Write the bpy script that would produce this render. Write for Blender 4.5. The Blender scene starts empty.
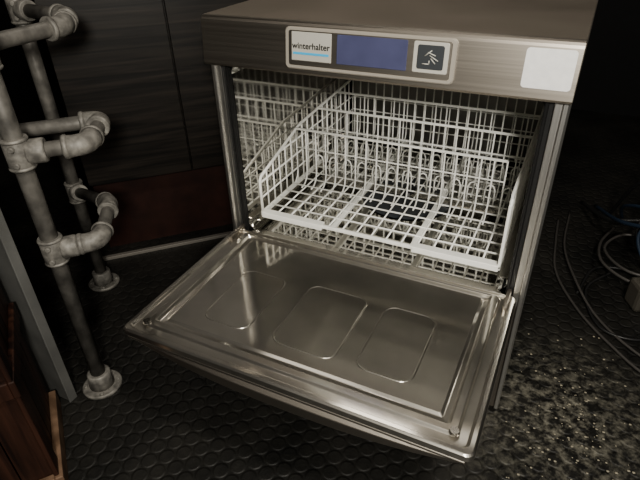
import bpy, bmesh, math, random
from mathutils import Vector, Matrix, Euler
random.seed(4)
COL=bpy.context.scene.collection

# ------------------------------------------------------------------ materials
def newmat(name):
    m=bpy.data.materials.new(name); m.use_nodes=True
    nt=m.node_tree; b=nt.nodes['Principled BSDF']
    return m,nt,b
def N(nt,t,**k):
    n=nt.nodes.new(t)
    for a,v in k.items(): setattr(n,a,v)
    return n
def simple(name,col,rough=.5,metal=0.0,bump=0.0,scale=60,var=0.0,spec=None):
    m,nt,b=newmat(name)
    b.inputs['Base Color'].default_value=(*col,1); b.inputs['Roughness'].default_value=rough
    b.inputs['Metallic'].default_value=metal
    if spec is not None: b.inputs['Specular IOR Level'].default_value=spec
    tc=N(nt,'ShaderNodeTexCoord')
    nz=N(nt,'ShaderNodeTexNoise'); nz.inputs['Scale'].default_value=scale; nz.inputs['Detail'].default_value=4
    nt.links.new(tc.outputs['Object'],nz.inputs['Vector'])
    if var>0:
        r=N(nt,'ShaderNodeValToRGB')
        r.color_ramp.elements[0].position=.3; r.color_ramp.elements[1].position=.7
        r.color_ramp.elements[0].color=(*[c*(1-var) for c in col],1)
        r.color_ramp.elements[1].color=(*[min(1,c*(1+var)) for c in col],1)
        nt.links.new(nz.outputs['Fac'],r.inputs['Fac']); nt.links.new(r.outputs['Color'],b.inputs['Base Color'])
    if bump>0:
        bp=N(nt,'ShaderNodeBump'); bp.inputs['Strength'].default_value=bump; bp.inputs['Distance'].default_value=.002
        nt.links.new(nz.outputs['Fac'],bp.inputs['Height']); nt.links.new(bp.outputs['Normal'],b.inputs['Normal'])
    return m
def brushed(name,col,rough,stretch=(2,300,300),rvar=.12,bump=.05,smear=0.0,haze=0.0,hazerough=.45):
    m,nt,b=newmat(name)
    b.inputs['Metallic'].default_value=1; b.inputs['Base Color'].default_value=(*col,1)
    tc=N(nt,'ShaderNodeTexCoord'); mp=N(nt,'ShaderNodeMapping'); mp.inputs['Scale'].default_value=stretch
    nt.links.new(tc.outputs['Object'],mp.inputs['Vector'])
    nz=N(nt,'ShaderNodeTexNoise'); nz.inputs['Scale'].default_value=1; nz.inputs['Detail'].default_value=3
    nt.links.new(mp.outputs['Vector'],nz.inputs['Vector'])
    n2=N(nt,'ShaderNodeTexNoise'); n2.inputs['Scale'].default_value=7; n2.inputs['Detail'].default_value=3
    nt.links.new(tc.outputs['Object'],n2.inputs['Vector'])
    mx=N(nt,'ShaderNodeMath',operation='ADD'); 
    s1=N(nt,'ShaderNodeMath',operation='MULTIPLY'); s1.inputs[1].default_value=rvar
    s2=N(nt,'ShaderNodeMath',operation='MULTIPLY'); s2.inputs[1].default_value=smear
    nt.links.new(nz.outputs['Fac'],s1.inputs[0]); nt.links.new(n2.outputs['Fac'],s2.inputs[0])
    nt.links.new(s1.outputs[0],mx.inputs[0]); nt.links.new(s2.outputs[0],mx.inputs[1])
    ad=N(nt,'ShaderNodeMath',operation='ADD'); ad.inputs[1].default_value=rough-rvar/2-smear/2; ad.use_clamp=True
    nt.links.new(mx.outputs[0],ad.inputs[0]); nt.links.new(ad.outputs[0],b.inputs['Roughness'])
    bp=N(nt,'ShaderNodeBump'); bp.inputs['Strength'].default_value=bump; bp.inputs['Distance'].default_value=.001
    nt.links.new(nz.outputs['Fac'],bp.inputs['Height']); nt.links.new(bp.outputs['Normal'],b.inputs['Normal'])
    if haze>0:   # hazy film over the polished metal
        h=N(nt,'ShaderNodeBsdfPrincipled'); h.inputs['Metallic'].default_value=1; h.inputs['Base Color'].default_value=(*col,1); h.inputs['Roughness'].default_value=hazerough
        mr=N(nt,'ShaderNodeMapRange'); mr.inputs['From Min'].default_value=.3; mr.inputs['From Max'].default_value=.7
        mr.inputs['To Min'].default_value=max(0,haze-.08); mr.inputs['To Max'].default_value=haze+.08
        nt.links.new(n2.outputs['Fac'],mr.inputs['Value'])
        ms=N(nt,'ShaderNodeMixShader'); nt.links.new(mr.outputs[0],ms.inputs[0]); nt.links.new(b.outputs[0],ms.inputs[1]); nt.links.new(h.outputs[0],ms.inputs[2])
        nt.links.new(ms.outputs[0],nt.nodes['Material Output'].inputs['Surface'])
    return m
STEEL=brushed('stainless_brushed',(.37,.34,.30),.42)
STEELV=brushed('stainless_brushed_vertical',(.76,.75,.72),.38,stretch=(300,300,2))
STEELTOP=brushed('stainless_lid',(.42,.375,.32),.50,smear=.12)
INNER=brushed('stainless_trim',(.62,.60,.56),.20,stretch=(120,120,3),rvar=.06,bump=.03,smear=.08)
CHAMB=brushed('stainless_mirror_liner',(.64,.63,.60),.06,stretch=(120,120,3),rvar=.02,bump=.005,smear=.04)
REARSHADE=brushed('rear_shade_steel',(.26,.25,.235),.34,stretch=(120,120,3),rvar=.06,bump=.02,smear=.08)  # dull dark steel, dimness of the chamber back put into the colour
PAN=brushed('stainless_door_liner',(.66,.635,.58),.095,stretch=(40,4,40),rvar=.02,bump=.004,smear=.03,haze=.34,hazerough=.48)
DARKM=simple('dark_channel',(.03,.03,.03),.45,.3)
WHITE=simple('white_coated_wire',(.89,.89,.85),.38,0,0,40,.03)
BEZEL=simple('beige_plastic_bezel',(.33,.305,.265),.45,0,.05,300)
PLATE=simple('pale_key_plate',(.46,.45,.41),.4)
DISPLAY=simple('blue_lcd',(.085,.090,.165),.2,0,0,20,.12)
STICK=simple('white_sticker',(.70,.70,.69),.5,0,.03,90,.05)
BLACKP=simple('black_plastic',(.015,.015,.015),.35)
GREYP=simple('grey_beige_plastic',(.085,.078,.065),.5)
KEYD=simple('dark_key',(.05,.055,.06),.4)
LOGOBLUE=simple('logo_blue',(.08,.42,.68),.4)
INK=simple('black_ink',(.01,.01,.01),.5)
GALV=simple('galvanised_pipe',(.17,.162,.147),.5,.3,.3,35,.45)
GALVF=simple('galvanised_fitting',(.225,.215,.195),.58,.2,.6,60,.45)
SHEET=simple('grey_sheet_steel',(.19,.19,.18),.5,.3,.05,12,.2)
WALLM=simple('black_wall_paint',(.004,.004,.004),.8,0,.1,30,.3)
CEILM=simple('dark_ceiling_paint',(.14,.13,.12),.9,0,.1,10,.2)

def woodmat(name,c1,c2,axis_scale,rough=.45,bump=.2):
    m,nt,b=newmat(name)
    tc=N(nt,'ShaderNodeTexCoord'); mp=N(nt,'ShaderNodeMapping'); mp.inputs['Scale'].default_value=axis_scale
    nt.links.new(tc.outputs['Object'],mp.inputs['Vector'])
    nz=N(nt,'ShaderNodeTexNoise'); nz.inputs['Scale'].default_value=1; nz.inputs['Detail'].default_value=6; nz.inputs['Distortion'].default_value=.6
    nt.links.new(mp.outputs['Vector'],nz.inputs['Vector'])
    r=N(nt,'ShaderNodeValToRGB'); r.color_ramp.elements[0].position=.38; r.color_ramp.elements[1].position=.66
    r.color_ramp.elements[0].color=(*c1,1); r.color_ramp.elements[1].color=(*c2,1)
    nt.links.new(nz.outputs['Fac'],r.inputs['Fac']); nt.links.new(r.outputs['Color'],b.inputs['Base Color'])
    b.inputs['Roughness'].default_value=rough
    bp=N(nt,'ShaderNodeBump'); bp.inputs['Strength'].default_value=bump; bp.inputs['Distance'].default_value=.001
    nt.links.new(nz.outputs['Fac'],bp.inputs['Height']); nt.links.new(bp.outputs['Normal'],b.inputs['Normal'])
    return m
WENGE=woodmat('wenge_veneer',(.007,.0062,.0052),(.030,.024,.019),(3,60,70),.45)
REDWD=woodmat('dark_red_wood',(.014,.0065,.0045),(.062,.027,.017),(60,60,3),.5)
PLINTH=simple('dark_red_plinth',(.034,.012,.008),.6,0,.1,20,.3)
PALEWD=woodmat('pale_wood_edge',(.11,.068,.042),(.25,.165,.11),(20,20,20),.55)

def floormat():
    m,nt,b=newmat('rubber_coin_mat')
    L=nt.links.new
    tc=N(nt,'ShaderNodeTexCoord')
    rot=N(nt,'ShaderNodeMapping'); rot.inputs['Rotation'].default_value=(0,0,.35)
    L(tc.outputs['Object'],rot.inputs['Vector'])
    S=.033; K=math.sqrt(3)
    sc=N(nt,'ShaderNodeVectorMath',operation='MULTIPLY'); sc.inputs[1].default_value=(1/S,1/(S*K),0)
    L(rot.outputs['Vector'],sc.inputs[0])
    def lat(off):
        a=N(nt,'ShaderNodeVectorMath',operation='ADD'); a.inputs[1].default_value=(off,off,0); L(sc.outputs[0],a.inputs[0])
        fr=N(nt,'ShaderNodeVectorMath',operation='FRACTION'); L(a.outputs[0],fr.inputs[0])
        s=N(nt,'ShaderNodeVectorMath',operation='SUBTRACT'); s.inputs[1].default_value=(.5,.5,0); L(fr.outputs[0],s.inputs[0])
        k=N(nt,'ShaderNodeVectorMath',operation='MULTIPLY'); k.inputs[1].default_value=(1,K,0); L(s.outputs[0],k.inputs[0])
        ln=N(nt,'ShaderNodeVectorMath',operation='LENGTH'); L(k.outputs[0],ln.inputs[0]); return ln
    a=lat(0);c=lat(.5)
    mn=N(nt,'ShaderNodeMath',operation='MINIMUM'); L(a.outputs['Value'],mn.inputs[0]); L(c.outputs['Value'],mn.inputs[1])
    mr=N(nt,'ShaderNodeMapRange'); mr.interpolation_type='SMOOTHSTEP'
    mr.inputs['From Min'].default_value=.36; mr.inputs['From Max'].default_value=.50; mr.inputs['To Min'].default_value=1; mr.inputs['To Max'].default_value=0
    L(mn.outputs[0],mr.inputs['Value'])
    nz=N(nt,'ShaderNodeTexNoise'); nz.inputs['Scale'].default_value=160; nz.inputs['Detail'].default_value=3; L(tc.outputs['Object'],nz.inputs['Vector'])
    nm=N(nt,'ShaderNodeMath',operation='MULTIPLY_ADD'); nm.inputs[1].default_value=.5; L(nz.outputs['Fac'],nm.inputs[0]); L(mr.outputs[0],nm.inputs[2])
    bp=N(nt,'ShaderNodeBump'); bp.inputs['Strength'].default_value=.55; bp.inputs['Distance'].default_value=.003
    L(nm.outputs[0],bp.inputs['Height']); L(bp.outputs['Normal'],b.inputs['Normal'])
    g=N(nt,'ShaderNodeTexNoise'); g.inputs['Scale'].default_value=5; g.inputs['Detail'].default_value=6; L(tc.outputs['Object'],g.inputs['Vector'])
    r=N(nt,'ShaderNodeValToRGB'); r.color_ramp.elements[0].position=.35; r.color_ramp.elements[1].position=.75
    r.color_ramp.elements[0].color=(.012,.012,.011,1); r.color_ramp.elements[1].color=(.034,.032,.028,1)
    L(g.outputs['Fac'],r.inputs['Fac'])
    d=N(nt,'ShaderNodeTexNoise'); d.inputs['Scale'].default_value=45; d.inputs['Detail'].default_value=8; d.inputs['Roughness'].default_value=.7; L(tc.outputs['Object'],d.inputs['Vector'])
    dt=N(nt,'ShaderNodeMapRange'); dt.inputs['From Min'].default_value=.45; dt.inputs['From Max'].default_value=.78; L(d.outputs['Fac'],dt.inputs['Value'])
    pc=N(nt,'ShaderNodeVectorMath',operation='SUBTRACT'); pc.inputs[1].default_value=(.42,.05,0); L(tc.outputs['Object'],pc.inputs[0])
    pl=N(nt,'ShaderNodeVectorMath',operation='LENGTH'); L(pc.outputs[0],pl.inputs[0])
    pm=N(nt,'ShaderNodeMapRange'); pm.inputs['From Min'].default_value=.04; pm.inputs['From Max'].default_value=.28; pm.inputs['To Min'].default_value=1; pm.inputs['To Max'].default_value=0.03
    L(pl.outputs['Value'],pm.inputs['Value'])
    dm=N(nt,'ShaderNodeMath',operation='MULTIPLY'); L(dt.outputs[0],dm.inputs[0]); L(pm.outputs[0],dm.inputs[1])
    mx=N(nt,'ShaderNodeMix',data_type='RGBA'); L(dm.outputs[0],mx.inputs['Factor']); L(r.outputs['Color'],mx.inputs[6]); mx.inputs[7].default_value=(.38,.36,.29,1)
    L(mx.outputs[2],b.inputs['Base Color'])
    b.inputs['Roughness'].default_value=.5
    return m
FLOORM=floormat()

# ------------------------------------------------------------------ mesh helpers
def mkobj(name,bm,mat,parent=None,smooth=False,bevel=0,seg=2):
    me=bpy.data.meshes.new(name); bmesh.ops.recalc_face_normals(bm,faces=bm.faces); bm.to_mesh(me); bm.free()
    ob=bpy.data.objects.new(name,me); COL.objects.link(ob)
    mats=mat if isinstance(mat,(list,tuple)) else [mat]
    for k in mats: me.materials.append(k)
    if smooth:
        for p in me.polygons: p.use_smooth=True
    if bevel>0:
        md=ob.modifiers.new('bevel','BEVEL'); md.width=bevel; md.segments=seg; md.limit_method='ANGLE'; md.angle_limit=math.radians(40)
    if parent: ob.parent=parent
    return ob
def empty(name,loc=(0,0,0),rz=0):
    e=bpy.data.objects.new(name,None); COL.objects.link(e); e.location=loc; e.rotation_euler=(0,0,rz); e.empty_display_size=.05
    return e
def addbox(bm,x0,x1,y0,y1,z0,z1,mi=0):
    v=[bm.verts.new(p) for p in ((x0,y0,z0),(x1,y0,z0),(x1,y1,z0),(x0,y1,z0),(x0,y0,z1),(x1,y0,z1),(x1,y1,z1),(x0,y1,z1))]
    for q in ((0,3,2,1),(4,5,6,7),(0,1,5,4),(1,2,6,5),(2,3,7,6),(3,0,4,7)):
        f=bm.faces.new([v[i] for i in q]); f.material_index=mi
def box(name,x0,x1,y0,y1,z0,z1,mat,parent=None,bevel=0.0):
    bm=bmesh.new(); addbox(bm,x0,x1,y0,y1,z0,z1); return mkobj(name,bm,mat,parent,bevel=bevel)
def boxes(name,lst,mat,parent=None,bevel=0.0):
    bm=bmesh.new()
    for b in lst: addbox(bm,*b)
    return mkobj(name,bm,mat,parent,bevel=bevel)
def addtube(bm,pts,r,n=8,closed=False,cap=True,mi=0):
    pts=[Vector(p) for p in pts]; rings=[]; m=len(pts); up=None
    for i,p in enumerate(pts):
        if closed: t=(pts[(i+1)%m]-pts[i-1]).normalized()
        else: t=(pts[min(i+1,m-1)]-pts[max(i-1,0)]).normalized()
        if up is None:
            up=Vector((0,0,1)) if abs(t.z)<.9 else Vector((1,0,0))
        s=t.cross(up)
        if s.length<1e-4: s=t.cross(Vector((0,1,0)))
        s.normalize(); up=s.cross(t).normalized()
        rr=r[i] if isinstance(r,(list,tuple)) else r
        rings.append([bm.verts.new(p+(s*math.cos(2*math.pi*j/n)+up*math.sin(2*math.pi*j/n))*rr) for j in range(n)])
    rng=range(m) if closed else range(m-1)
    for i in rng:
        a=rings[i]; b=rings[(i+1)%m]
        for j in range(n):
            f=bm.faces.new((a[j],a[(j+1)%n],b[(j+1)%n],b[j])); f.smooth=True; f.material_index=mi
    if cap and not closed:
        f=bm.faces.new(rings[0][::-1]); f.material_index=mi
        f=bm.faces.new(rings[-1]); f.material_index=mi
def tubes(name,lst,r,mat,parent=None,n=6):
    bm=bmesh.new()
    for p in lst: addtube(bm,p,r,n)
    return mkobj(name,bm,mat,parent)
def rrect(x0,x1,y0,y1,r,n=6):
    out=[]
    for cx,cy,a0 in ((x1-r,y1-r,0),(x0+r,y1-r,90),(x0+r,y0+r,180),(x1-r,y0+r,270)):
        for i in range(n+1):
            a=math.radians(a0+90*i/n); out.append((cx+r*math.cos(a),cy+r*math.sin(a)))
    return out
def loft(bm,loops,capend=True,capstart=False,smooth=False):
    L=[[bm.verts.new(p) for p in l] for l in loops]
    n=len(L[0])
    for a,b in zip(L,L[1:]):
        for j in range(n):
            f=bm.faces.new((a[j],a[(j+1)%n],b[(j+1)%n],b[j])); f.smooth=smooth
    if capend: bm.faces.new(L[-1])
    if capstart: bm.faces.new(L[0][::-1])
def catmull(pts,n=8):
    pts=[Vector(p) for p in pts]; P=[pts[0]*2-pts[1]]+pts+[pts[-1]*2-pts[-2]]; out=[]
    for i in range(1,len(P)-2):
        for k in range(n):
            t=k/n; a,b,c,d=P[i-1],P[i],P[i+1],P[i+2]
            out.append(.5*((2*b)+(c-a)*t+(2*a-5*b+4*c-d)*t*t+(3*b-a-3*c+d)*t**3))
    out.append(P[-2]); return out

# ------------------------------------------------------------------ room shell
box('floor',-2.4,2.0,-2.0,2.0,-.05,0,FLOORM)
box('wall_back',-2.4,2.0,2.0,2.1,0,2.6,WALLM)
box('wall_right',2.0,2.1,-2.0,2.0,0,2.6,WALLM)
box('wall_left',-2.5,-2.4,-2.0,2.0,0,2.6,WALLM)
box('wall_front',-2.4,2.0,-2.1,-2.0,0,2.6,WALLM)
box('ceiling',-2.4,2.0,-2.0,2.0,2.6,2.7,CEILM)

# ------------------------------------------------------------------ dishwasher
dw=empty('undercounter_dishwasher')
ZT=.7364; ZP=.655; ZD=.3115; D=.585
boxes('side_panels',[(-.300,-.292,-.004,D,.02,ZP),(.292,.300,-.004,D,.02,ZP)],STEELV,dw,.0015)
box('rear_panel',-.292,.292,D-.01,D,.02,ZP,STEEL,dw)
box('lower_front_panel',-.292,.292,.0,.012,.02,.285,STEEL,dw,.002)
boxes('levelling_feet',[(x-.02,x+.02,y-.02,y+.02,0,.02) for x in (-.26,.26) for y in (.05,.53)],BLACKP,dw,.004)
boxes('post_flanges',[(-.292,-.281,.0,.008,.285,ZP),(.281,.292,.0,.008,.285,ZP)],STEELV,dw,.001)
boxes('post_channels',[(-.281,-.268,.006,.014,.285,ZP),(.268,.281,.006,.014,.285,ZP)],DARKM,dw)
boxes('door_seals',[(-.274,-.268,-.0,.006,.30,ZP),(.268,.274,-.0,.006,.30,ZP)],BLACKP,dw,.002)
bm=bmesh.new()
prof=[(D,ZT),(D,ZP)]+[(.0,ZP),(-.016,ZP),(-.018,ZP+.004),(-.011,ZT-.010)]+[(-.011+.010*(1-math.cos(a)),ZT-.010+.010*math.sin(a)) for a in [math.radians(q) for q in (22,45,68,90)]]
la=[bm.verts.new((-.303,y,z)) for y,z in prof]; lb=[bm.verts.new((.303,y,z)) for y,z in prof]
k=len(prof)
for i in range(k):
    f=bm.faces.new((la[i],la[(i+1)%k],lb[(i+1)%k],lb[i]))
    if i==k-1: f.material_index=1
bm.faces.new(la); bm.faces.new(lb[::-1])
mkobj('lid_and_fascia',bm,[STEEL,STEELTOP],dw,bevel=.001)
fa=bpy.data.objects.new('fascia_group',None); COL.objects.link(fa); fa.parent=dw
fa.location=(0,-.0178,ZP+.004); fa.rotation_euler=(-math.atan2(.007,.0674),0,0)
def plate(name,x0,x1,z0,z1,y0,y1,r,mat,b=.0008):
    bm=bmesh.new(); P=rrect(x0,x1,z0,z1,r); P2=rrect(x0+b,x1-b,z0+b,z1-b,max(r-b,.0003))
    loft(bm,[[(x,y0,z) for x,z in P],[(x,y1+b,z) for x,z in P],[(x,y1,z) for x,z in P2]])
    return mkobj(name,bm,mat,fa)
o=ZP+.004
plate('display_bezel',-.135,.141,.665-o,.729-o,.001,-.006,.008,BEZEL,.002)
plate('bezel_inset',-.128,.135,.671-o,.7245-o,-.005,-.0065,.004,STEEL)
plate('logo_plate',-.122,-.052,.679-o,.7225-o,-.006,-.0075,.001,PLATE)
plate('display_screen',-.043,.070,.679-o,.7225-o,-.006,-.0075,.002,DISPLAY)
plate('button_plate',.079,.131,.679-o,.7225-o,-.006,-.0078,.003,PLATE)
plate('start_button',.0855,.1245,.6845-o,.718-o,-.0075,-.0088,.003,KEYD)
plate('logo_stripe',-.119,-.056,.6885-o,.6920-o,-.0072,-.0079,.0004,LOGOBLUE,.0002)
plate('blank_sticker',.2325,.2965,.672-o,.7245-o,.0005,-.0006,.005,STICK,.0002)
t=bpy.data.curves.new('logo_text','FONT'); t.body='winterhalter'; t.size=.0132; t.extrude=.0001; t.offset=.00018; t.align_x='CENTER'
to=bpy.data.objects.new('logo_text',t); COL.objects.link(to); to.parent=fa; to.location=(-.0872,-.0079,.6975-o); to.rotation_euler=(math.radians(90),0,0); t.materials.append(INK)
bm=bmesh.new()
for p in [((.093,.691),(.103,.691)),((.103,.691),(.103,.696)),((.105,.699),(.112,.692)),((.103,.703),(.116,.696)),((.100,.707),(.112,.703)),((.096,.702),(.106,.710))]:
    addtube(bm,[(q[0]+.001,-.0092,q[1]-o+.001) for q in p],.0009,6)
mkobj('button_icon',bm,PLATE,fa)

# wash chamber
bm=bmesh.new()
cx,y0,y1,z0,z1=.268,.012,.572,.302,ZP-.002
sec=rrect(-cx,cx,z0,z1,.02,5)
loft(bm,[[(x,y,z) for x,z in sec] for y in (y0,y1-.02)]+[[(x*.975,y1,z0+(z-z0)*.97+.004) for x,z in sec]],smooth=False)
mkobj('wash_chamber',bm,CHAMB,dw)
box('rear_shade_sheet',-.258,.258,.560,.566,.312,.645,REARSHADE,dw,.002)  # added dark sheet, hides mirrored wires and keeps the rack gaps dark
box('chamber_front_lip',-.28,.28,-.004,.022,.286,.303,INNER,dw,.003)
boxes('rack_rails',[(-.268,-.250,.03,.55,.316,.320),(.250,.268,.03,.55,.316,.320)],INNER,dw,.001)
bm=bmesh.new()
bmesh.ops.create_cone(bm,cap_ends=True,segments=40,radius1=.105,radius2=.09,depth=.006,matrix=Matrix.Translation((0,.28,.307)))
mkobj('sump_filter',bm,KEYD,dw,smooth=False)
bm=bmesh.new()
bmesh.ops.create_cone(bm,cap_ends=True,segments=24,radius1=.022,radius2=.017,depth=.012,matrix=Matrix.Translation((0,.28,.316)))
ob=mkobj('spray_arm_hub',bm,BLACKP,dw)
bm=bmesh.new()
loft(bm,[[(0+x*.95,.28+y,.311) for x,y in rrect(-.22,.22,-.017,.017,.016)],[(x,.28+y,.316) for x,y in rrect(-.22,.22,-.018,.018,.017)],[(x*.97,.28+y*.7,.320) for x,y in rrect(-.22,.22,-.017,.017,.016)]],capstart=True)
ob=mkobj('spray_arm',bm,INNER,dw)
bm=bmesh.new()
loft(bm,[[(x,.28+y,.640) for x,y in rrect(-.22,.22,-.017,.017,.016)],[(x,.28+y,.632) for x,y in rrect(-.22,.22,-.018,.018,.017)],[(x*.97,.28+y*.7,.628) for x,y in rrect(-.22,.22,-.017,.017,.016)]],capstart=True)
mkobj('upper_spray_arm',bm,INNER,dw)

# ---- door (folded down, horizontal)
HX=.290; DL=.352
bm=bmesh.new()
def dr(ins,z,r=.012): return [(x,y,z) for x,y in rrect(-HX+ins,HX-ins,-DL+ins,-.006-ins*.35,max(r-ins*.2,.004))]
loops=[dr(.006,ZD-.018),dr(.0,ZD-.012),dr(.0,ZD-.003),dr(.003,ZD),dr(.010,ZD),dr(.013,ZD-.005),dr(.026,ZD-.005),dr(.029,ZD-.001),dr(.040,ZD-.001),dr(.044,ZD-.007),dr(.052,ZD-.009),dr(.057,ZD-.006),dr(.062,ZD-.006)]
loft(bm,loops)
door=mkobj('door_liner',bm,PAN,dw,bevel=.0008,seg=1)
for (a,b,c,d) in ((-.190,-.098,-.270,-.118),(-.055,.060,-.272,-.110),(.090,.182,-.268,-.110)):
    bm=bmesh.new()
    z=ZD-.006
    loft(bm,[[(x,y,z+dz) for x,y in rrect(a+i,b-i,c+i,d-i,.022-i)] for i,dz in ((0,-.0002),(.0012,.0011),(.0022,.0011),(.0036,.0003),(.012,.0002))],smooth=False)
    mkobj('embossed_panel',bm,PAN,dw)
bm=bmesh.new()
nseg=24; secs=[]
for i in range(nseg+1):
    s=-1+2*i/nseg; x=s*(HX-.010); bow=(1-abs(s)**2.5)
    zb=ZD-.030-.020*bow
    pr=[(-.010,ZD-.016),(-.344,ZD-.014),(-.350,ZD-.018),(-.347,ZD-.024),(-.338,ZD-.028),(-.340-.008*bow,ZD-.033-.004*bow),(-.336-.010*bow,zb-.008),(-.320,zb-.018),(-.28,zb-.018),(-.02,ZD-.050),(-.010,ZD-.045)]
    secs.append([(x,y,z) for y,z in pr])
loft(bm,secs,capstart=True,smooth=False)
mkobj('door_outer_skin',bm,STEEL,dw,bevel=.0015)
bm=bmesh.new()
for x in (-.262,.262):
    for y in (-.322,):
        bmesh.ops.create_cone(bm,cap_ends=True,segments=20,radius1=.0075,radius2=.006,depth=.004,matrix=Matrix.Translation((x*.985,y,ZD+.001)))
mkobj('door_bumpers',bm,INNER,dw,smooth=False)
boxes('hinge_arms',[(-.279,-.271,-.05,.004,.300,.318),(.271,.279,-.05,.004,.300,.318)],STEEL,dw,.002)

# ------------------------------------------------------------------ dish rack
rk=empty('dish_rack',(0,.038,.334))
W=.247; LN=.495
def topz(y,side):
    if side<0: pts=[(0,.080),(.175,.132),(LN,.155)]
    else: pts=[(0,.139),(LN,.158)]
    for (a,za),(b,zb) in zip(pts,pts[1:]):
        if a<=y<=b+1e-6: return za+(zb-za)*(y-a)/(b-a)
    return pts[-1][1]
wr=.0019
wires=[]; thick=[]
thick.append([(-W,0,.004),(-W,0,.076),(-W,.006,.083),(-W,.175,.132),(-W,.185,.134),(-W,LN-.01,.155),(-W+.01,LN,.156),(W-.01,LN,.158),(W,LN-.01,.158),(W,.006,.141),(W,0,.136),(W,0,.004)])
for z in (.035,.07,.105):
    if z<.08: wires.append([(-W,0,z),(-W,LN,z),(W,LN,z),(W,0,z)])
    else:
        ys=0
        while topz(ys,-1)<z: ys+=.005
        wires.append([(-W,ys,z),(-W,LN,z),(W,LN,z),(W,0,z)])
n=18
for i in range(n+1):
    y=LN*i/n
    wires.append([(-W,y,0),(-W,y,topz(y,-1))]); wires.append([(W,y,0),(W,y,topz(y,1))])
nx=22
for i in range(1,nx):
    x=-W+2*W*i/nx
    wires.append([(x,LN,.155),(x,LN,.02),(x,LN-.006,.006),(x,LN-.02,0)])
nb=16
for i in range(1,nb): 
    x=-W+2*W*i/nb; wires.append([(x,0,0),(x,LN,0)])
for j in range(1,14):
    y=LN*j/14; wires.append([(-W,y,.003),(W,y,.003)])
rows=[(.165,.130,-W,.215),(.275,.142,-W,W),(.385,.149,-W,W)]
for (y,h,xa,xb) in rows:
    thick.append([(xa,y,h),(xb,y,h)])
    wires.append([(xa,y,h*.66),(xb,y,h*.66)])
    m=19
    for i in range(m+1):
        x=xa+(xb-xa)*i/m
        wires.append([(x,y,h),(x,y,.03),(x,y-.004,.014),(x,y-.014,.004),(x,y-.03,.0)])
for y in (.22,.33):
    for i in range(13):
        x=-W+.03+i*.0365
        wires.append([(x-.010,y,0),(x-.010,y,.036),(x-.006,y,.045),(x,y,.048),(x+.006,y,.045),(x+.010,y,.036),(x+.010,y,0)])
tubes('wire_mesh',wires,wr,WHITE,rk,6)
tubes('frame_rods',thick,.0032,WHITE,rk,8)
boxes('base_frame',[(-W-.003,W+.003,-.003,.003,-.005,.003),(-W-.003,W+.003,LN-.003,LN+.003,-.005,.003),(-W-.003,-W+.003,-.003,LN+.003,-.007,.004),(W-.003,W+.003,-.003,LN+.003,-.007,.004),
   (-W,-.105,-.006,.012,-.009,.004),(.085,W,-.006,.012,-.009,.004),(-.088,-.078,0,LN,-.005,.003),(.080,.090,0,LN,-.005,.003)],WHITE,rk,.0015)
boxes('corner_posts',[(W-.003,W+.003,-.004,.008,0,.128)],WHITE,rk,.002)

# ------------------------------------------------------------------ pipe frame
pf=empty('pipe_railing')
A=Vector((-.503,-.281,0)); B=Vector((-.781,.002,0))
pr=.0155; fr=.0210
bm=bmesh.new()
addtube(bm,[A,A+Vector((0,0,1.15))],pr,20); addtube(bm,[B,B+Vector((0,0,1.15))],pr,20)
def bend(pts,rad=.03):
    out=[Vector(pts[0])]
    for a,b,c in zip(pts,pts[1:],pts[2:]):
        a,b,c=Vector(a),Vector(b),Vector(c); u=(a-b).normalized(); w=(c-b).normalized(); s=b+u*rad; e=b+w*rad
        for i in range(7):
            t=i/6; out.append(s*(1-t)**2+b*2*t*(1-t)+e*t*t)
    out.append(Vector(pts[-1])); return out
z1=.5575; z2=.365; z3=.72
u1=[(A.x,A.y,z1),(-.425,-.207,z1),(-.490,-.109,z1),(-.68,-.300,z1)]
u2=[(A.x,A.y,z2),(-.448,-.221,z2),(-.538,-.103,z2),(B.x,B.y,.292)]
u3=[(B.x,B.y,z3),(-.600,-.030,z3),(-.540,-.098,z3),(A.x-.04,A.y+.05,z3),(A.x,A.y,z3)]
for u in (u1,u2): addtube(bm,bend(u,.022),pr*.86,18)
addtube(bm,bend(u3,.022),pr*.86,18)
mkobj('pipes',bm,GALV,pf)
bm=bmesh.new()
def collar(p,d,l,r=fr):
    p=Vector(p); d=Vector(d).normalized(); addtube(bm,[p-d*l*.5,p-d*(l*.5-.003),p+d*(l*.5-.003),p+d*l*.5],[r*.92,r,r,r*.92],20)
def elbow(a,b,c,l=.04):
    a,b,c=Vector(a),Vector(b),Vector(c); u=(a-b).normalized(); w=(c-b).normalized()
    pts=bend([b+u*l,b,b+w*l],.022); k=len(pts)
    addtube(bm,pts,[fr*.94]+[fr*.88]*(k-2)+[fr*.94],20)
    collar(b+u*l,u,.009,fr*1.0); collar(b+w*l,w,.009,fr*1.0)
Z=Vector((0,0,1))
for P0,z in ((A,z1),(A,z2),(A,z3),(B,.292),(B,z3)):
    collar(P0+Z*z,Z,.048)
    collar(P0+Z*(z+.024),Z,.007,fr*1.06); collar(P0+Z*(z-.024),Z,.007,fr*1.06)
    for s in (.014,-.014):
        q=P0+Z*(z+s); dd=Vector((.55,-.83,0)); addtube(bm,[q+dd*.014,q+dd*.0245,q+dd*.026],[.0055,.0055,.004],8)
for u in (u1,u2):
    d=(Vector(u[1])-Vector(u[0])).normalized(); collar(Vector(u[0])+d*.028,d,.03)
    elbow(u[0],u[1],u[2],.034); elbow(u[1],u[2],u[3],.034)
elbow(u3[0],u3[1],u3[2],.034); elbow(u3[1],u3[2],u3[3],.028)
d=(Vector(u2[2])-Vector(u2[3])).normalized(); collar(Vector(u2[3])+d*.028,d,.03)
d=(Vector(u3[1])-Vector(u3[0])).normalized(); collar(Vector(u3[0])+d*.028,d,.03)
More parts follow.
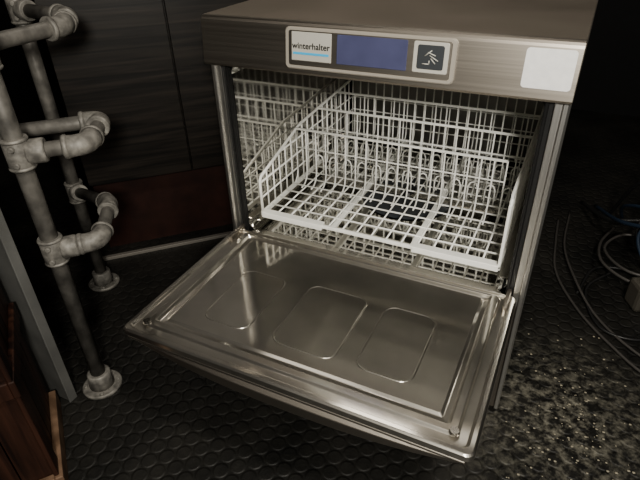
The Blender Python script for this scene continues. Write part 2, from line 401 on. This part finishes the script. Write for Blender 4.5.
for P0 in (A,B):
    addtube(bm,[P0,P0+Z*.006,P0+Z*.008],[.042,.042,.039],28)
    addtube(bm,[P0+Z*.006,P0+Z*.03,P0+Z*.042,P0+Z*.044],[.027,.024,.024,.021],24)
    for k in range(4):
        a=math.radians(45+90*k); q=P0+Vector((math.cos(a),math.sin(a),0))*.034; addtube(bm,[q+Z*.006,q+Z*.012],[.005,.004],8)
mkobj('fittings',bm,GALVF,pf)

# ------------------------------------------------------------------ steel sheet panel at left
sp=empty('steel_side_panel')
boxes('sheet',[(-1.00,-.535,-.345,-.330,0,.515),(-.535,-.530,-.348,-.328,0,.515),(-1.0,-.530,-.348,-.328,.508,.515)],SHEET,sp,.0015)

# ------------------------------------------------------------------ wooden crate
ang=math.atan2(-.61,.79)
cr=empty('wooden_crate',(-.560,-.366,0),ang)
Lc=.212; Wc=.30; Hc=.50
lst=[]
nb=5
for i in range(nb):
    a=Lc*i/nb; lst.append((a+.001,a+Lc/nb-.001,-.012,0,.03,Hc))
for i in range(6):
    a=-Wc*(i+1)/6; lst.append((Lc-.012,Lc,a+.001,a+Wc/6-.001,.03,Hc))
lst.append((0,Lc-.012,-Wc,-.288,.03,Hc)); lst.append((0,.012,-.288,-.012,.03,Hc)); lst.append((.012,Lc-.012,-.288,-.012,.03,.042))
boxes('planks',lst,REDWD,cr,.001)
boxes('bottom_rails',[(.002,Lc+.014,0,.014,.0,.042),(Lc,Lc+.014,-Wc,0,.0,.042)],PALEWD,cr,.002)
boxes('upper_rails',[(.004,Lc+.010,0,.010,.25,.285),(Lc,Lc+.010,-Wc,0,.25,.285),(Lc-.03,Lc+.008,0,.008,.042,Hc)],REDWD,cr,.002)
boxes('crate_feet',[(.0,.05,-.05,0,0,.03),(Lc-.05,Lc,-.05,0,0,.03),(0,.05,-Wc,-Wc+.05,0,.03),(Lc-.05,Lc,-Wc,-Wc+.05,0,.03)],PALEWD,cr)

# ------------------------------------------------------------------ dark wood cabinet run behind
cb=empty('wooden_cabinet',(-.838,.112,0),math.radians(45))
doors=[(-.02,.262),(.266,.548),(.552,.834)]
boxes('cabinet_doors',[(a,b,0,.02,.245,1.20) for a,b in doors],WENGE,cb,.0015)
box('cabinet_carcass',-.02,.834,.022,.5,.235,1.2,WENGE,cb)
box('cabinet_worktop',-.04,.854,-.02,.52,1.2,1.24,STEEL,cb,.003)
box('cabinet_plinth',-.02,.834,.07,.48,0,.235,PLINTH,cb)
box('plinth_trim',-.05,.834,-.004,.010,0,.010,simple('aluminium_trim',(.30,.28,.25),.5,.4),cb,.001)

# ------------------------------------------------------------------ cables and gadget at right
cab=empty('cable_bundle')
CB=simple('black_cable',(.025,.025,.025),.4); CG=simple('grey_cable',(.075,.07,.065),.45); CBL=simple('blue_cable',(.025,.04,.065),.45)
def cable(name,pts,r,m):
    bm=bmesh.new(); addtube(bm,catmull(pts,8),r,8); mkobj(name,bm,m,cab)
g=.006
cable('cable_1',[(.34,.86,g),(.345,.72,g),(.36,.56,g),(.42,.42,g),(.50,.31,g),(.60,.22,g),(.80,.15,g)],.0035,CG)
cable('cable_2',[(.37,.92,g),(.37,.70,.01),(.41,.52,.02),(.47,.40,g),(.56,.30,g),(.66,.25,g),(.82,.24,g)],.0035,CG)
cable('cable_3',[(.50,.85,.02),(.46,.70,.04),(.47,.58,.05),(.55,.52,.05),(.62,.60,.06),(.60,.72,.06),(.52,.76,.05),(.47,.66,.05),(.53,.55,.06),(.66,.56,.06)],.004,CG)
cable('cable_4',[(.44,.95,.03),(.50,.74,.10),(.60,.66,.14),(.70,.72,.10),(.75,.85,.02)],.006,CBL)
cable('cable_5',[(.40,.98,.02),(.47,.80,.07),(.58,.76,.10),(.70,.66,.05),(.85,.60,g)],.006,CB)
cable('cable_6',[(.42,.48,g),(.46,.62,g),(.56,.62,.01),(.62,.48,g),(.58,.36,g),(.48,.36,g),(.44,.5,.01),(.5,.6,.02)],.0035,CB)
cable('cable_7',[(.52,.9,.02),(.50,.80,.12),(.56,.70,.17),(.64,.66,.13),(.66,.62,.07),(.59,.58,.05),(.54,.66,.10),(.58,.76,.14)],.005,CBL)
cable('cable_8',[(.48,.92,.02),(.52,.80,.20),(.60,.74,.24),(.66,.70,.18),(.62,.62,.10),(.55,.68,.06),(.56,.80,.12),(.66,.84,.2)],.005,CB)
ga=empty('power_adapter',(.585,.505,0),math.radians(25)); ga.parent=cab
box('adapter_body',-.05,.05,-.03,.03,0,.075,GREYP,ga,.010)
box('adapter_label',-.020,.020,-.0312,-.0298,.035,.06,STICK,ga)
box('adapter_stripe',-.020,.020,-.0318,-.0300,.045,.053,LOGOBLUE,ga)
bm=bmesh.new()
for i in range(200):
    x=random.gauss(.44,.07); y=random.gauss(.03,.13)
    if x<.315: continue
    s=random.uniform(.001,.0028)
    bmesh.ops.create_icosphere(bm,subdivisions=1,radius=s,matrix=Matrix.Translation((x,y,.0025+s*.3)) @ Matrix.Diagonal((1.2,.9,.6,1)))
mkobj('floor_crumbs',bm,simple('pale_crumb',(.34,.31,.24),.7))

# ------------------------------------------------------------------ lights
def area(name,loc,tgt,size,e,col):
    l=bpy.data.lights.new(name,'AREA'); l.shape='DISK'; l.size=size; l.energy=e; l.color=col
    ob=bpy.data.objects.new(name,l); COL.objects.link(ob); ob.location=loc
    ob.rotation_euler=(Vector(tgt)-Vector(loc)).to_track_quat('-Z','Y').to_euler(); return ob
area('work_lamp',(.52,-1.10,1.10),(.08,.15,.38),.16,16,(1,.96,.88))
area('ceiling_spot',(.75,-.75,2.2),(.1,.1,.3),.25,15,(1,.94,.85))
area('room_bounce',(-.6,-1.5,2.4),(0,0,.2),1.2,4,(1,.93,.84))
area('lid_door_fill',(-.35,.95,2.45),(0,.2,.3),.7,4.5,(1,.93,.84))  # added unseen fill overhead, brightens the lid and door liner
w=bpy.data.worlds.new('world'); bpy.context.scene.world=w; w.use_nodes=True
w.node_tree.nodes['Background'].inputs[0].default_value=(.02,.018,.016,1); w.node_tree.nodes['Background'].inputs[1].default_value=.3

# ------------------------------------------------------------------ camera
cd=bpy.data.cameras.new('camera'); cd.sensor_width=36; cd.lens=36*526.3/640; cd.clip_start=.02
co=bpy.data.objects.new('camera',cd); COL.objects.link(co); co.location=(.3057,-.7858,.8979); co.rotation_euler=(.9944,.0262,.4517)
bpy.context.scene.camera=co
bpy.context.scene.view_settings.view_transform='AgX'
bpy.context.scene.view_settings.look='AgX - Medium High Contrast'
